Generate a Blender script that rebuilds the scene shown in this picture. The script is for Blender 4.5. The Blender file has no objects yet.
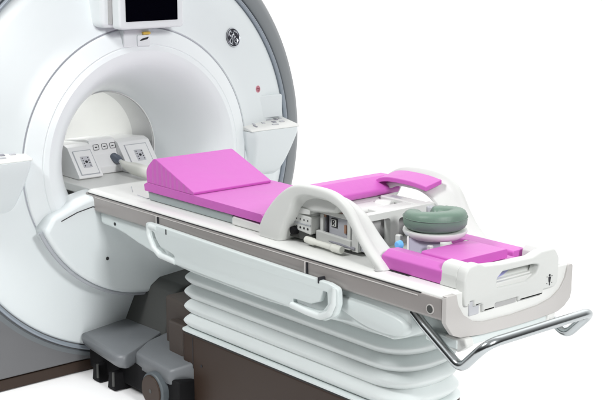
import bpy, bmesh, math, random
from mathutils import Vector, Matrix
from mathutils.geometry import tessellate_polygon
random.seed(7)
S = bpy.context.scene
C = S.collection
R = math.radians
PI = math.pi
AX_Z = 1.06            # height of the bore axis; the axis runs along X at y = 0

# ------------------------------------------------------------------ materials
def mat(name, col, rough=.4, metal=0., spec=.5, bump=None, vary=0., vscale=3., coat=0., sheen=0.):
    m = bpy.data.materials.new(name); m.use_nodes = True
    nt = m.node_tree; b = nt.nodes['Principled BSDF']
    b.inputs['Base Color'].default_value = (*col, 1)
    b.inputs['Roughness'].default_value = rough
    b.inputs['Metallic'].default_value = metal
    b.inputs['Specular IOR Level'].default_value = spec
    b.inputs['Coat Weight'].default_value = coat
    b.inputs['Sheen Weight'].default_value = sheen
    tc = nt.nodes.new('ShaderNodeTexCoord')
    if vary:
        n = nt.nodes.new('ShaderNodeTexNoise'); n.inputs['Scale'].default_value = vscale
        n.inputs['Detail'].default_value = 5
        nt.links.new(tc.outputs['Object'], n.inputs['Vector'])
        mx = nt.nodes.new('ShaderNodeMix'); mx.data_type = 'RGBA'
        mx.inputs['A'].default_value = (*[c*(1-vary) for c in col], 1)
        mx.inputs['B'].default_value = (*[min(1, c*(1+vary)) for c in col], 1)
        nt.links.new(n.outputs['Fac'], mx.inputs['Factor'])
        nt.links.new(mx.outputs['Result'], b.inputs['Base Color'])
        mr = nt.nodes.new('ShaderNodeMapRange')
        mr.inputs['To Min'].default_value = max(.02, rough-.06); mr.inputs['To Max'].default_value = rough+.06
        nt.links.new(n.outputs['Fac'], mr.inputs['Value']); nt.links.new(mr.outputs['Result'], b.inputs['Roughness'])
    if bump:
        scale, strength, dist = bump
        n2 = nt.nodes.new('ShaderNodeTexNoise'); n2.inputs['Scale'].default_value = scale
        n2.inputs['Detail'].default_value = 4
        nt.links.new(tc.outputs['Object'], n2.inputs['Vector'])
        bp = nt.nodes.new('ShaderNodeBump'); bp.inputs['Strength'].default_value = strength
        bp.inputs['Distance'].default_value = dist
        nt.links.new(n2.outputs['Fac'], bp.inputs['Height']); nt.links.new(bp.outputs['Normal'], b.inputs['Normal'])
    return m

M = {}
M['cover'] = mat('gantry white plastic', (.74, .79, .80), .34, vary=.015, vscale=1.5, bump=(260, .05, .001))
M['flare'] = mat('bore flare plastic', (.80, .845, .855), .30, vary=.015, vscale=1.5)
M['bore'] = mat('bore liner plastic', (.80, .81, .80), .4)
M['shade'] = mat('bore collar grey', (.56, .57, .57), .4)  # darker liner tone, shade of the bore mouth put into colour
M['white'] = mat('table white plastic', (.73, .74, .72), .33, vary=.02, vscale=4, bump=(300, .04, .001))
M['panel'] = mat('pale grey green plastic', (.645, .705, .70), .38, vary=.02, vscale=3)
M['panel_l'] = mat('light grey green plastic', (.70, .75, .745), .36, vary=.02, vscale=3)
M['bellows'] = mat('bellows rubber', (.71, .755, .75), .48, vary=.02, vscale=5)
M['rail'] = mat('taupe grey rail paint', (.33, .31, .30), .32, metal=.15, vary=.04, vscale=6)
M['rail_light'] = mat('pale taupe paint', (.52, .505, .49), .36, vary=.03, vscale=6)
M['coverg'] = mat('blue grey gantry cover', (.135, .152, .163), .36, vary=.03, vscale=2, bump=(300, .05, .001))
M['trim'] = mat('steel blue trim', (.31, .35, .395), .30, metal=.25)
M['plinth'] = mat('grey plinth paint', (.152, .154, .160), .45, spec=.35, vary=.05, vscale=3)
M['step'] = mat('mid grey step plastic', (.145, .155, .165), .42, vary=.06, vscale=8, bump=(400, .12, .001))
M['base'] = mat('brown grey base paint', (.040, .025, .018), .45, spec=.28, vary=.08, vscale=5)
M['riser'] = mat('dark grey riser plastic', (.065, .067, .064), .5, spec=.3, vary=.06, vscale=6)
M['riserb'] = mat('brown grey riser plastic', (.066, .053, .046), .48, spec=.3, vary=.06, vscale=6)
M['black'] = mat('black rubber', (.008, .008, .009), .7, spec=.15)
M['dark'] = mat('dark seam', (.03, .03, .032), .6)
M['screen'] = mat('switched off screen', (.001, .001, .003), .12, spec=.15)
M['bezel'] = mat('monitor white plastic', (.76, .80, .81), .35)
M['pink'] = mat('pink vinyl', (.56, .108, .475), .50, vary=.05, vscale=9, bump=(14, .22, .012), sheen=.12)
M['green'] = mat('sage green vinyl', (.15, .235, .185), .46, vary=.08, vscale=16, bump=(22, .3, .008))
M['tray'] = mat('grey green cradle', (.36, .42, .42), .4, vary=.03, vscale=6)
M['chrome'] = mat('brushed steel', (.46, .49, .50), .24, metal=1.)
M['cgrey'] = mat('coil grey plastic', (.42, .42, .42), .4, vary=.03, vscale=8)
M['cwhite'] = mat('coil white plastic', (.655, .67, .65), .40, spec=.35, vary=.02, vscale=6)
M['boxwhite'] = mat('socket box white plastic', (.80, .81, .81), .35)
M['clear'] = mat('pale lilac panel', (.48, .49, .53), .25, vary=.04, vscale=9)
M['brown'] = mat('tan contact strip', (.36, .20, .13), .45, vary=.1, vscale=20)
M['blue'] = mat('blue plastic', (.16, .46, .85), .35)
M['lilac'] = mat('lilac label film', (.36, .36, .66), .4)
M['mirror'] = mat('mirror glass', (.50, .50, .60), .2, metal=.3)
M['cable'] = mat('cream cable jacket', (.76, .77, .71), .42)
M['btn'] = mat('grey button', (.52, .53, .56), .4)
M['btnd'] = mat('dark button', (.30, .30, .34), .4)
M['ink'] = mat('black ink', (.015, .015, .02), .5)
M['pinkink'] = mat('rose sticker', (.62, .27, .33), .5)
M['redink'] = mat('dark red ink', (.22, .03, .05), .5)
M['yellow'] = mat('amber label', (.75, .52, .10), .4)
M['silver'] = mat('silver emblem metal', (.55, .58, .62), .28, metal=.6)
M['badge'] = mat('badge black enamel', (.016, .018, .026), .25)
M['tyre'] = mat('tyre grey rubber', (.085, .10, .11), .5)
M['seamring'] = mat('seam gasket', (.40, .41, .45), .5)
M['seamline'] = mat('grey seam', (.40, .42, .45), .5)
M['floor'] = mat('white seamless floor', (.95, .95, .95), .6, spec=.2, vary=.005, vscale=1)

def gathered():
    m = M['pink'].copy(); m.name = 'pink vinyl gathered'
    nt = m.node_tree; b = nt.nodes['Principled BSDF']
    tc = next(n for n in nt.nodes if n.type == 'TEX_COORD')
    w = nt.nodes.new('ShaderNodeTexWave'); w.bands_direction = 'X'
    w.inputs['Scale'].default_value = 9; w.inputs['Distortion'].default_value = 3.5
    w.inputs['Detail'].default_value = 2; w.inputs['Detail Scale'].default_value = .6
    nt.links.new(tc.outputs['Object'], w.inputs['Vector'])
    bp = nt.nodes.new('ShaderNodeBump'); bp.inputs['Strength'].default_value = .32; bp.inputs['Distance'].default_value = .008
    nt.links.new(w.outputs['Fac'], bp.inputs['Height']); nt.links.new(bp.outputs['Normal'], b.inputs['Normal'])
    return m
M['gather'] = gathered()

# ------------------------------------------------------------------ object helpers
WLOC = {}
def wloc(o): return WLOC[o.name] if o else Vector((0, 0, 0))

def empty(name, loc):
    o = bpy.data.objects.new(name, None); C.objects.link(o); o.location = loc
    o.empty_display_size = .1; WLOC[o.name] = Vector(loc); return o

def tag(o, label=None, cat=None, group=None, kind=None):
    if label: o['label'] = label
    if cat: o['category'] = cat
    if group: o['group'] = group
    if kind: o['kind'] = kind
    return o

def thing(name, label, cat, loc, group=None):
    return tag(empty(name, loc), label, cat, group)

def obj(name, bm, m, parent=None, bevel=0., seg=3, sharp=38, sub=0, fixn=True):
    """Link a bmesh (built in world coordinates) as one mesh object under parent."""
    if fixn: bmesh.ops.recalc_face_normals(bm, faces=bm.faces)
    lo = Vector((1e9,)*3); hi = -lo
    for v in bm.verts:
        for i in range(3):
            lo[i] = min(lo[i], v.co[i]); hi[i] = max(hi[i], v.co[i])
    org = Vector(((lo.x+hi.x)/2, (lo.y+hi.y)/2, lo.z))
    bmesh.ops.translate(bm, verts=bm.verts, vec=-org)
    me = bpy.data.meshes.new(name); bm.to_mesh(me); bm.free()
    ms = m if isinstance(m, (list, tuple)) else [m]
    for x in ms: me.materials.append(x)
    me.polygons.foreach_set('use_smooth', [True]*len(me.polygons))
    o = bpy.data.objects.new(name, me); C.objects.link(o)
    o.parent = parent; o.location = org - wloc(parent); WLOC[o.name] = org
    if bevel:
        md = o.modifiers.new('Bevel', 'BEVEL'); md.width = bevel; md.segments = seg
        md.limit_method = 'ANGLE'; md.angle_limit = R(32); md.harden_normals = True
        md.use_clamp_overlap = True
    else:
        me.set_sharp_from_angle(angle=R(sharp))
    if sub:
        md = o.modifiers.new('Subsurf', 'SUBSURF'); md.levels = sub; md.render_levels = sub
    return o

BM = bmesh.new
def P3(ax, a, u, v):
    return Vector((a, u, v)) if ax == 'x' else Vector((u, a, v)) if ax == 'y' else Vector((u, v, a))

def prism(bm, pts, ax, a0, a1, holes=()):
    loops = [list(pts)] + [list(h) for h in holes]
    V0 = [[bm.verts.new(P3(ax, a0, *p)) for p in lp] for lp in loops]
    V1 = [[bm.verts.new(P3(ax, a1, *p)) for p in lp] for lp in loops]
    for A, B in zip(V0, V1):
        n = len(A)
        for i in range(n):
            bm.faces.new((A[i], A[(i+1) % n], B[(i+1) % n], B[i]))
    if holes:
        flat0 = [v for l in V0 for v in l]; flat1 = [v for l in V1 for v in l]
        for t in tessellate_polygon([[Vector((p[0], p[1], 0)) for p in lp] for lp in loops]):
            bm.faces.new([flat0[i] for i in t]); bm.faces.new([flat1[i] for i in reversed(t)])
    else:
        bm.faces.new(V0[0]); bm.faces.new(V1[0][::-1])
    return bm

def inset(pts, d):
    """offset a closed 2-D outline inwards by d (outwards for negative d)"""
    n = len(pts); area = sum(pts[i-1][0]*pts[i][1]-pts[i][0]*pts[i-1][1] for i in range(n)); sg = 1 if area > 0 else -1
    out = []
    for i in range(n):
        p, a, b = Vector(pts[i]), Vector(pts[i-1]), Vector(pts[(i+1) % n])
        e1, e2 = (p-a).normalized(), (b-p).normalized()
        n1, n2 = Vector((-e1.y, e1.x))*sg, Vector((-e2.y, e2.x))*sg
        m = n1+n2
        if m.length < 1e-6: m = n1
        m.normalize(); out.append(tuple(p+m*d/max(.45, m.dot(n1))))
    return out

def plate(bm, pts, ax, a0, a1, holes=(), b=.005):
    """a plate with softly rounded edges round its outline and its openings"""
    s = 1 if a1 > a0 else -1
    lv = [(a0, b), (a0+s*b*.12, b*.5), (a0+s*b*.5, b*.12), (a0+s*b, 0), (a1-s*b, 0), (a1-s*b*.5, b*.12), (a1-s*b*.12, b*.5), (a1, b)]
    loops = [(list(pts), 1)]+[(list(h), -1) for h in holes]; caps = [[], []]
    for lp, sg in loops:
        V = [[bm.verts.new(P3(ax, a, *q)) for q in inset(lp, sg*d)] for a, d in lv]; n = len(lp)
        for A, B in zip(V, V[1:]):
            for i in range(n): bm.faces.new((A[i], A[(i+1) % n], B[(i+1) % n], B[i]))
        caps[0].append((V[0], inset(lp, sg*b))); caps[1].append((V[-1], inset(lp, sg*b)))
    for c in caps:
        flat = [v for V, _ in c for v in V]
        for t in tessellate_polygon([[Vector((q[0], q[1], 0)) for q in o] for _, o in c]):
            try: bm.faces.new([flat[i] for i in t])
            except ValueError: pass
    return bm

def fillet(pts, r, seg=5, closed=True):
    """Round the corners of a 2-D or 3-D polyline."""
    n = len(pts); out = []
    P = [Vector(p) for p in pts]
    rr = r if isinstance(r, (list, tuple)) else [r]*n
    for i in range(n):
        if not closed and i in (0, n-1): out.append(tuple(P[i])); continue
        p, a, b = P[i], P[i-1]-P[i], P[(i+1) % n]-P[i]
        la, lb = a.length, b.length
        if rr[i] <= 0 or la < 1e-6 or lb < 1e-6: out.append(tuple(p)); continue
        a.normalize(); b.normalize()
        d = max(-1, min(1, a.dot(b))); ang = math.acos(d)
        if ang > PI-.03: out.append(tuple(p)); continue
        t = min(rr[i]/math.tan(ang/2), la*.49, lb*.49)
        A, B = p+a*t, p+b*t
        for k in range(seg+1):
            u = k/seg
            q = A*(1-u)**2 + p*2*u*(1-u) + B*u*u
            out.append(tuple(q))
    return out

def spline(pts, n=6, closed=False):
    """Catmull-Rom through points."""
    P = [Vector(p) for p in pts]; N = len(P); out = []
    rng = range(N) if closed else range(N-1)
    for i in rng:
        p0 = P[(i-1) % N] if closed or i else P[0]; p1 = P[i]; p2 = P[(i+1) % N]
        p3 = P[(i+2) % N] if closed or i+2 < N else P[-1]
        for k in range(n):
            t = k/n
            out.append(tuple(.5*((2*p1) + (p2-p0)*t + (2*p0-5*p1+4*p2-p3)*t*t + (3*p1-p0-3*p2+p3)*t**3)))
    if not closed: out.append(tuple(P[-1]))
    return out

def box(bm, x0, x1, y0, y1, z0, z1):
    return prism(bm, [(y0, z0), (y1, z0), (y1, z1), (y0, z1)], 'x', x0, x1)

def tube(bm, pts, r, seg=12, closed=False, flat=None):
    P = [Vector(p) for p in pts]; n = len(P); rings = []
    T = []
    for i in range(n):
        a = P[i-1] if (i or closed) else P[i]; b = P[(i+1) % n] if (i < n-1 or closed) else P[i]
        T.append((b-a).normalized())
    up = Vector((0, 0, 1)) if abs(T[0].z) < .9 else Vector((1, 0, 0))
    N = (up-T[0]*up.dot(T[0])).normalized()
    for i in range(n):
        N = (N-T[i]*N.dot(T[i])).normalized(); B = T[i].cross(N)
        ri = r[i] if isinstance(r, (list, tuple)) else r
        f = flat or 1.
        rings.append([bm.verts.new(P[i]+N*math.cos(2*PI*k/seg)*ri+B*math.sin(2*PI*k/seg)*ri*f) for k in range(seg)])
    for i in range(n if closed else n-1):
        A, Bq = rings[i], rings[(i+1) % n]
        for k in range(seg): bm.faces.new((A[k], A[(k+1) % seg], Bq[(k+1) % seg], Bq[k]))
    if not closed:
        bm.faces.new(rings[0][::-1]); bm.faces.new(rings[-1])
    return bm

def loft(bm, rings, cap=True):
    V = [[bm.verts.new(p) for p in r] for r in rings]; n = len(V[0])
    for A, B in zip(V, V[1:]):
        for k in range(n): bm.faces.new((A[k], A[(k+1) % n], B[(k+1) % n], B[k]))
    if cap: bm.faces.new(V[0][::-1]); bm.faces.new(V[-1])
    return bm

FACE_Z = 1.078
def lathe_x(bm, prof, seg=160, cz=AX_Z, cy=0., closed=False):
    rings = []
    for x, r in prof:
        rings.append([bm.verts.new((x, cy+r*math.cos(2*PI*k/seg), cz+r*math.sin(2*PI*k/seg))) for k in range(seg)])
    for A, B in zip(rings, rings[1:]):
        for k in range(seg): bm.faces.new((A[k], A[(k+1) % seg], B[(k+1) % seg], B[k]))
    if closed: bm.faces.new(rings[0]); bm.faces.new(rings[-1])
    return bm

def disc(bm, c, nrm, r, h, seg=28, r2=None):
    """short cylinder standing on point c along nrm"""
    n = Vector(nrm).normalized(); a = n.orthogonal().normalized(); b = n.cross(a); c = Vector(c)
    r2 = r2 or r
    A = [bm.verts.new(c+(a*math.cos(2*PI*k/seg)+b*math.sin(2*PI*k/seg))*r) for k in range(seg)]
    B = [bm.verts.new(c+n*h+(a*math.cos(2*PI*k/seg)+b*math.sin(2*PI*k/seg))*r2) for k in range(seg)]
    for k in range(seg): bm.faces.new((A[k], A[(k+1) % seg], B[(k+1) % seg], B[k]))
    bm.faces.new(A[::-1]); bm.faces.new(B)
    return bm

def obox(bm, c, u, v, w, su, sv, sw):
    """box centred at c with axes u, v, w (unit) and full sizes"""
    c, u, v, w = map(Vector, (c, u, v, w)); q = []
    for k in (-1, 1):
        for i, j in ((-1, -1), (1, -1), (1, 1), (-1, 1)):
            q.append(bm.verts.new(c+u*i*su/2+v*j*sv/2+w*k*sw/2))
    for f in ((3, 2, 1, 0), (4, 5, 6, 7), (0, 1, 5, 4), (1, 2, 6, 5), (2, 3, 7, 6), (3, 0, 4, 7)):
        bm.faces.new([q[i] for i in f])
    return bm

def cut(bm, co, no):
    """throw away the side the normal points to, close the hole"""
    g = bm.verts[:]+bm.edges[:]+bm.faces[:]
    bmesh.ops.bisect_plane(bm, geom=g, plane_co=co, plane_no=no, clear_outer=True)

BACK, FLOW, FHIGH, RIGHT, TOP, OVER, FRONT = 1.22, .0, .22, .12, .34, 0, 365
# ------------------------------------------------------------------ setting
bm = BM(); prism(bm, [(-10.5, -2.0), (2.0, -2.0), (2.0, 8.6), (-10.5, 8.6)], 'z', -.05, 0)
tag(obj('floor', bm, M['floor']), kind='structure')

# ------------------------------------------------------------------ the scanner gantry
G = thing('mri_scanner', 'large round white scanner gantry with a deep bore and blue grey rim', 'mri scanner', (-2.8, 0, 0))

bm = BM()
lathe_x(bm, [(-2.52, .985), (-2.468, .985), (-2.458, .981), (-2.452, .972), (-2.438, .92), (-2.412, .82), (-2.387, .72),
             (-2.371, .662), (-2.366, .652), (-2.372, .647), (-2.45, .646)], 200)
for v in bm.verts:      # the rim of the cover sits slightly higher than the bore axis
    r = math.hypot(v.co.y, v.co.z-AX_Z); v.co.z += (FACE_Z-AX_Z)*max(0, min(1, (r-.66)/.30))
FC = obj('front_cover', bm, M['cover'], G)
bm = BM(); lathe_x(bm, [(-2.374, .6495), (-2.3705, .648), (-2.3705, .640), (-2.374, .639)], 200); obj('cover_seam', bm, M['seamring'], FC)
bm = BM()
lathe_x(bm, [(-2.45, .6425), (-2.366, .6415), (-2.36, .637), (-2.352, .62), (-2.338, .585), (-2.330, .566),
             (-2.3315, .5635), (-2.3315, .5612), (-2.327, .557), (-2.319, .535), (-2.322, .512), (-2.335, .485), (-2.358, .458),
             (-2.395, .430), (-2.44, .402), (-2.49, .376), (-2.545, .353), (-2.60, .333), (-2.65, .319), (-2.685, .310),
             (-2.70, .303), (-2.71, .3025)], 200)
FL = obj('bore_flare', bm, M['flare'], G, sharp=24)
bm = BM(); lathe_x(bm, [(-2.712, .2955), (-2.90, .2925), (-2.903, .297), (-2.712, .300), (-2.712, .2955)], 128); obj('bore_shade', bm, M['shade'], G)  # grey ring painted in for the shade just inside the bore
bm = BM(); lathe_x(bm, [(-2.70, .2985), (-3.9, .2985), (-3.9, .33), (-2.72, .33), (-2.70, .297)], 128)
obj('bore_tube', bm, M['bore'], G)
bm = BM()
lathe_x(bm, [(-2.52, .988), (-2.457, .988), (-2.449, .991), (-2.445, .997), (-2.447, 1.004), (-2.455, 1.008), (-2.52, 1.009)], 200, FACE_Z)
cut(bm, (0, 0, .006), (0, 0, -1))
obj('trim_ring', bm, M['trim'], G, sharp=50)
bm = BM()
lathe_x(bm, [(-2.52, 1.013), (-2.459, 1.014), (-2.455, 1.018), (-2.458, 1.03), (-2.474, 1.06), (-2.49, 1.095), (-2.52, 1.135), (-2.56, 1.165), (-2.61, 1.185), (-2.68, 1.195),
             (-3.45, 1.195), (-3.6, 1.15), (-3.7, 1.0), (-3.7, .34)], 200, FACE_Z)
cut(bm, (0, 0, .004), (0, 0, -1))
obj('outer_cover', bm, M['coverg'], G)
bm = BM()
prism(bm, fillet([(-1.06, .062), (1.06, .062), (1.10, .50), (1.0, .66), (-1.0, .66), (-1.10, .50)], .06), 'x', -3.55, -2.463)
PL = obj('plinth', bm, M['plinth'], G, bevel=.012)
bm = BM(); box(bm, -3.5, -2.467, -1.05, 1.05, .004, .058)
obj('kick_strip', bm, M['base'], PL, bevel=.004)

# bowl-shaped docking hood under the bore
out = []
for k in range(0, 49):
    a = PI+R(24)+(PI-R(48))*k/48
    out.append((.655*math.cos(a), AX_Z+.655*math.sin(a)))
out += [(.555, .860), (.40, .918), (.31, .936), (-.31, .936), (-.40, .918), (-.555, .860)]
bm = BM(); prism(bm, out, 'x', -2.44, -2.262)
DK = obj('docking_hood', bm, M['cover'], G, bevel=.022, seg=4)
rim = []
for k in range(0, 49):
    a = PI+R(24)+(PI-R(48))*k/48
    rim.append((-2.30, .662*math.cos(a), AX_Z+.662*math.sin(a)))
bm = BM(); tube(bm, rim, .011, 8); obj('hood_gasket', bm, M['seamline'], DK)
bm = BM(); tube(bm, [(-2.2605, -.515, .838), (-2.2605, -.43, .868), (-2.2605, -.345, .884), (-2.2605, -.30, .868)], .0026, 6)
obj('hood_seam', bm, M['dark'], DK)
bm = BM(); disc(bm, (-2.263, -.275, .62), (1, 0, 0), .0085, .003)
obj('hood_screw', bm, M['dark'], DK)
bm = BM(); prism(bm, [(-.292, .905), (.292, .905), (.285, .944), (-.285, .944)], 'x', -3.7, -2.268)
obj('bore_bridge', bm, M['white'], G, bevel=.006)

# monitor above the bore
MO = obj('display_monitor', prism(BM(), fillet([(-.24, 1.712), (.205, 1.712), (.205, 2.05), (-.24, 2.05)], .03), 'x', -2.44, -2.30), M['bezel'], G, bevel=.03, seg=4)
bm = BM(); prism(bm, fillet([(-.193, 1.706), (.172, 1.706), (.172, 2.06), (-.193, 2.06)], .022), 'x', -2.288, -2.222)
obj('bezel', bm, M['bezel'], MO, bevel=.012, seg=4)
bm = BM(); box(bm, -2.302, -2.286, -.205, .16, 1.73, 2.04); obj('shadow_gap', bm, M['cgrey'], MO)
bm = BM(); prism(bm, fillet([(-.158, 1.742), (.132, 1.742), (.132, 1.99), (-.158, 1.99)], .004), 'x', -2.226, -2.2195)
obj('screen', bm, M['screen'], MO)
# positioning light housing right below it
LH = obj('positioning_light', prism(BM(), fillet([(-.108, 1.612), (.042, 1.606), (.042, 1.70), (-.108, 1.70)], .010), 'x', -2.40, -2.325), M['bezel'], G, bevel=.008)
bm = BM(); prism(bm, fillet([(-.035, 1.618), (.036, 1.616), (.036, 1.668), (-.035, 1.668)], .006), 'x', -2.33, -2.316); obj('housing_slot', bm, M['bezel'], LH)
bm = BM(); prism(bm, fillet([(-.028, 1.640), (.02, 1.648), (.03, 1.66), (-.01, 1.652)], .003), 'x', -2.33, -2.3145); obj('light_aperture', bm, M['ink'], LH)
bm = BM(); prism(bm, fillet([(-.005, 1.671), (.036, 1.671), (.036, 1.684), (-.005, 1.684)], .004), 'x', -2.33, -2.3115); obj('amber_label', bm, M['yellow'], LH)

# emblem
def face_x(r):   # front cover surface
    pr = [(-2.371, .662), (-2.387, .72), (-2.412, .82), (-2.438, .92), (-2.452, .972)]
    for (x0, r0), (x1, r1) in zip(pr, pr[1:]):
        if r <= r1: return x0+(x1-x0)*(r-r0)/(r1-r0)
    return -2.455
ey, ez = .607, 1.619; er = math.hypot(ey, ez-AX_Z); ex = face_x(er)
un = Vector((ey, ez-AX_Z)).normalized(); sl = .26
en = Vector((1, un.x*sl, un.y*sl)).normalized()
eu = (Vector((0, 1, 0))-en*en.y).normalized(); ev = en.cross(eu)
E0 = Vector((ex, ey, ez))
def EP(u, v, h): return E0+eu*u*.05+ev*v*.05+en*h
bm = BM(); disc(bm, E0-en*.004, en, .0505, .009, 48); BD = obj('emblem_badge', bm, M['badge'], G)
bm = BM(); tube(bm, [EP(.965*math.cos(2*PI*k/64), .965*math.sin(2*PI*k/64), .005) for k in range(64)], .0024, 8, True)
obj('emblem_ring', bm, M['silver'], BD)
bm = BM()
for q in range(4):     # four swooshes inside the rim
    a0 = q*PI/2+.25
    pts = [(math.cos(a0+t*1.15)*(.80+.03*math.sin(t*PI)-.1*t), math.sin(a0+t*1.15)*(.80+.03*math.sin(t*PI)-.1*t)) for t in [i/9 for i in range(10)]]
    tube(bm, [EP(u, v, .005) for u, v in pts], [.0006+.0016*math.sin(PI*min(1, .08+i/10)) for i in range(10)], 6)
obj('emblem_swoosh', bm, M['silver'], BD)
bm = BM()
sg = [(-.10, .42), (-.28, .50), (-.44, .38), (-.40, .18), (-.22, .12), (-.08, .26), (-.14, .06), (-.30, -.10), (-.46, -.26), (-.44, -.44), (-.26, -.48),
      (-.14, -.34), (-.12, -.14), (-.04, .02)]
se = [(.40, .40), (.30, .54), (.14, .46), (.08, .26), (.14, .08), (.28, .06), (.12, -.02), (.04, -.20), (.10, -.40), (.28, -.50), (.46, -.40), (.50, -.20), (.36, -.12), (.27, -.24), (.36, -.33)]
for s in (sg, se):
    p = spline(s, 5); n = len(p)
    tube(bm, [EP(u*1.2, v*1.2, .005) for u, v in p], [.0024+.0010*math.sin(i*.5) for i in range(n)], 6)
obj('emblem_monogram', bm, M['silver'], BD)

# rose warning sticker
wy, wz = .77, 1.339; wr = math.hypot(wy, wz-AX_Z); wx = face_x(wr)
wn = Vector((1, wy/wr*.26, (wz-AX_Z)/wr*.26)).normalized()
bm = BM(); disc(bm, Vector((wx, wy, wz))-wn*.003, wn, .019, .0045, 28); WS = obj('warning_sticker', bm, M['pinkink'], G)
bm = BM()
wu = (Vector((0, 1, 0))-wn*wn.y).normalized(); wv = wn.cross(wu); W0 = Vector((wx, wy, wz))
obox(bm, W0+wn*.0018+wv*.002, wu, wv, wn, .018, .005, .0012)
tube(bm, [W0+wn*.0016+wu*.012*math.cos(a)+wv*.012*math.sin(a) for a in [2*PI*k/20 for k in range(20)]], .0012, 5, True)
disc(bm, W0+wn*.0012-wv*.006, wn, .003, .0014, 10)
obj('sticker_mark', bm, M['redink'], WS)

# two control panels on the gantry face
def control_panel(sgn):
    yc = sgn*.80 if sgn > 0 else -.79
    x0, x1 = -2.47, -2.285
    def ring(t):
        # t 0 bottom .. 1 top front edge ; half width and depth grow upward
        z = .872+.262*t
        hw = .098+.075*min(1, (t/.92))**.8
        dx = .05+(x1-x0-.05)*min(1, t/.9)**.6
        pts = [(x0, yc-hw), (x0+dx*.75, yc-hw), (x0+dx, yc-hw*.80), (x0+dx, yc+hw*.80), (x0+dx*.75, yc+hw), (x0, yc+hw)]
        return [(a, b, z) for a, b in fillet(pts, [.0, .03, .03, .03, .03, .0], 4)]
    rings = [ring(t) for t in (0, .06, .14, .25, .4, .55, .7, .85, .93, 1)]
    bm = BM(); loft(bm, rings)
    body = obj('control_panel', bm, M['cover'], G, sharp=60)
    # sloping key deck
    hw = .166
    deck = [(x0, 1.176), (x1-.022, 1.146), (x1-.008, 1.134), (x0, 1.134)]
    bm = BM(); prism(bm, deck, 'y', yc-hw, yc+hw); dk = obj('key_deck', bm, M['white'], body, bevel=.01)
    bm = BM(); prism(bm, fillet([(yc-.135, 1.18), (yc+.135, 1.18), (yc+.135, 1.30), (yc-.135, 1.30)], .012), 'x', -2.47, face_x(.82)+.002)
    obj('back_plate', bm, M['cover'], body, bevel=.004)
    sx = Vector((x1-.022-x0, 0, 1.146-1.176)).normalized(); sn = Vector((-sx.z, 0, sx.x))
    keys = [(.055, -.11, .022, .014, 'btn'), (.052, -.06, .02, .016, 'btn'), (.09, -.085, .02, .014, 'btn'), (.125, -.10, .03, .012, 'btnd'), (.05, -.005, .018, .02, 'btnd'),
            (.09, -.02, .018, .018, 'btn'), (.055, .045, .02, .034, 'btn'), (.06, .09, .024, .018, 'btnd'), (.095, .05, .02, .024, 'btnd'), (.10, .10, .018, .028, 'btn'), (.132, .03, .014, .04, 'btn'), (.05, .125, .018, .018, 'btn')]
    for s, y, a, b, mk in keys:
        c = Vector((x0, yc+y, 1.176))+sx*s
        bm = BM(); obox(bm, c+sn*.001, sx, (0, 1, 0), sn, a, b, .006)
        obj('key', bm, M[mk], dk, bevel=.002, seg=2)
    return body
control_panel(1); control_panel(-1)

# dark floor housing of the dock with its rounded foot step
hz = [(-2.43, -.335), (-2.03, -.395), (-1.985, -.37), (-2.10, -.075), (-2.13, -.02), (-2.43, .03)]
rings = []
def shrink(pts, d):
    c = Vector((sum(p[0] for p in pts)/len(pts), sum(p[1] for p in pts)/len(pts)))
    return [tuple(Vector(p)-(Vector(p)-c).normalized()*d) for p in pts]
oz = fillet(hz, [.0, .06, .06, .05, .05, 0], 5)
def steplift(p): return .035*max(0, min(1, (p[1]+.33)/.3))
for z, d in ((.15, .03), (.165, .008), (.185, .0), (.208, .004), (.219, .014), (.222, .024)):
    rings.append([(x, y, z+steplift((x, y))) for x, y in shrink(oz, d)])
bm = BM(); loft(bm, rings); obj('foot_step', bm, M['step'], G, sharp=70)
bm = BM(); prism(bm, fillet([(-.10, .20), (.30, .20), (.30, .50), (.02, .475), (-.035, .44)], [0, 0, 0, .03, .03]), 'x', -2.43, -2.06)
obj('dock_riser', bm, M['riser'], G, bevel=.015)
bm = BM(); box(bm, -2.44, -1.66, -.29, .25, .03, .165); obj('dock_underbody', bm, M['black'], G, bevel=.01)
for x, y in ((-2.30, -.31), (-2.15, -.315), (-2.30, .10)):
    bm = BM(); prism(bm, fillet([(x-.035, .004), (x+.035, .004), (x+.02, .09), (x-.02, .09)], .008), 'y', y-.03, y+.06)
    f = obj('levelling_foot', bm, M['black'], G, bevel=.005)
    bm = BM(); tube(bm, [(x+.03, y-.035, .03), (x+.03, y-.035, .10)], .006, 8); obj('foot_bolt', bm, M['riser'], f)

# ------------------------------------------------------------------ connector box in the bore
B = thing('coil_connector_box', 'white two-slope socket box sitting inside the lit bore', 'connector box', (-2.8, 0, .944))
prof = fillet([(-2.60, .946), (-2.585, .955), (-2.70, 1.092), (-2.74, 1.103), (-2.98, 1.085), (-2.99, .946)], [0, .006, .02, .02, .02, 0], 4)
bm = BM(); prism(bm, prof, 'y', -.222, -.085); prism(bm, prof, 'y', .07, .262)
obj('side_housing', bm, M['boxwhite'], B, bevel=.006)
prc = fillet([(-2.655, .946), (-2.645, .985), (-2.70, 1.04), (-2.725, 1.112), (-2.76, 1.117), (-2.985, 1.09), (-2.985, .946)], [0, .01, .02, .012, .02, .02, 0], 4)
bm = BM(); prism(bm, prc, 'y', -.084, .069); CB = obj('centre_housing', bm, M['boxwhite'], B, bevel=.006)
su = Vector((-2.70+2.585, 0, 1.092-.955)).normalized(); sn = Vector((su.z, 0, -su.x))
def slopept(y, t, h): return Vector((-2.585, 0, .955))+su*t+sn*h+Vector((0, y, 0))
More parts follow.
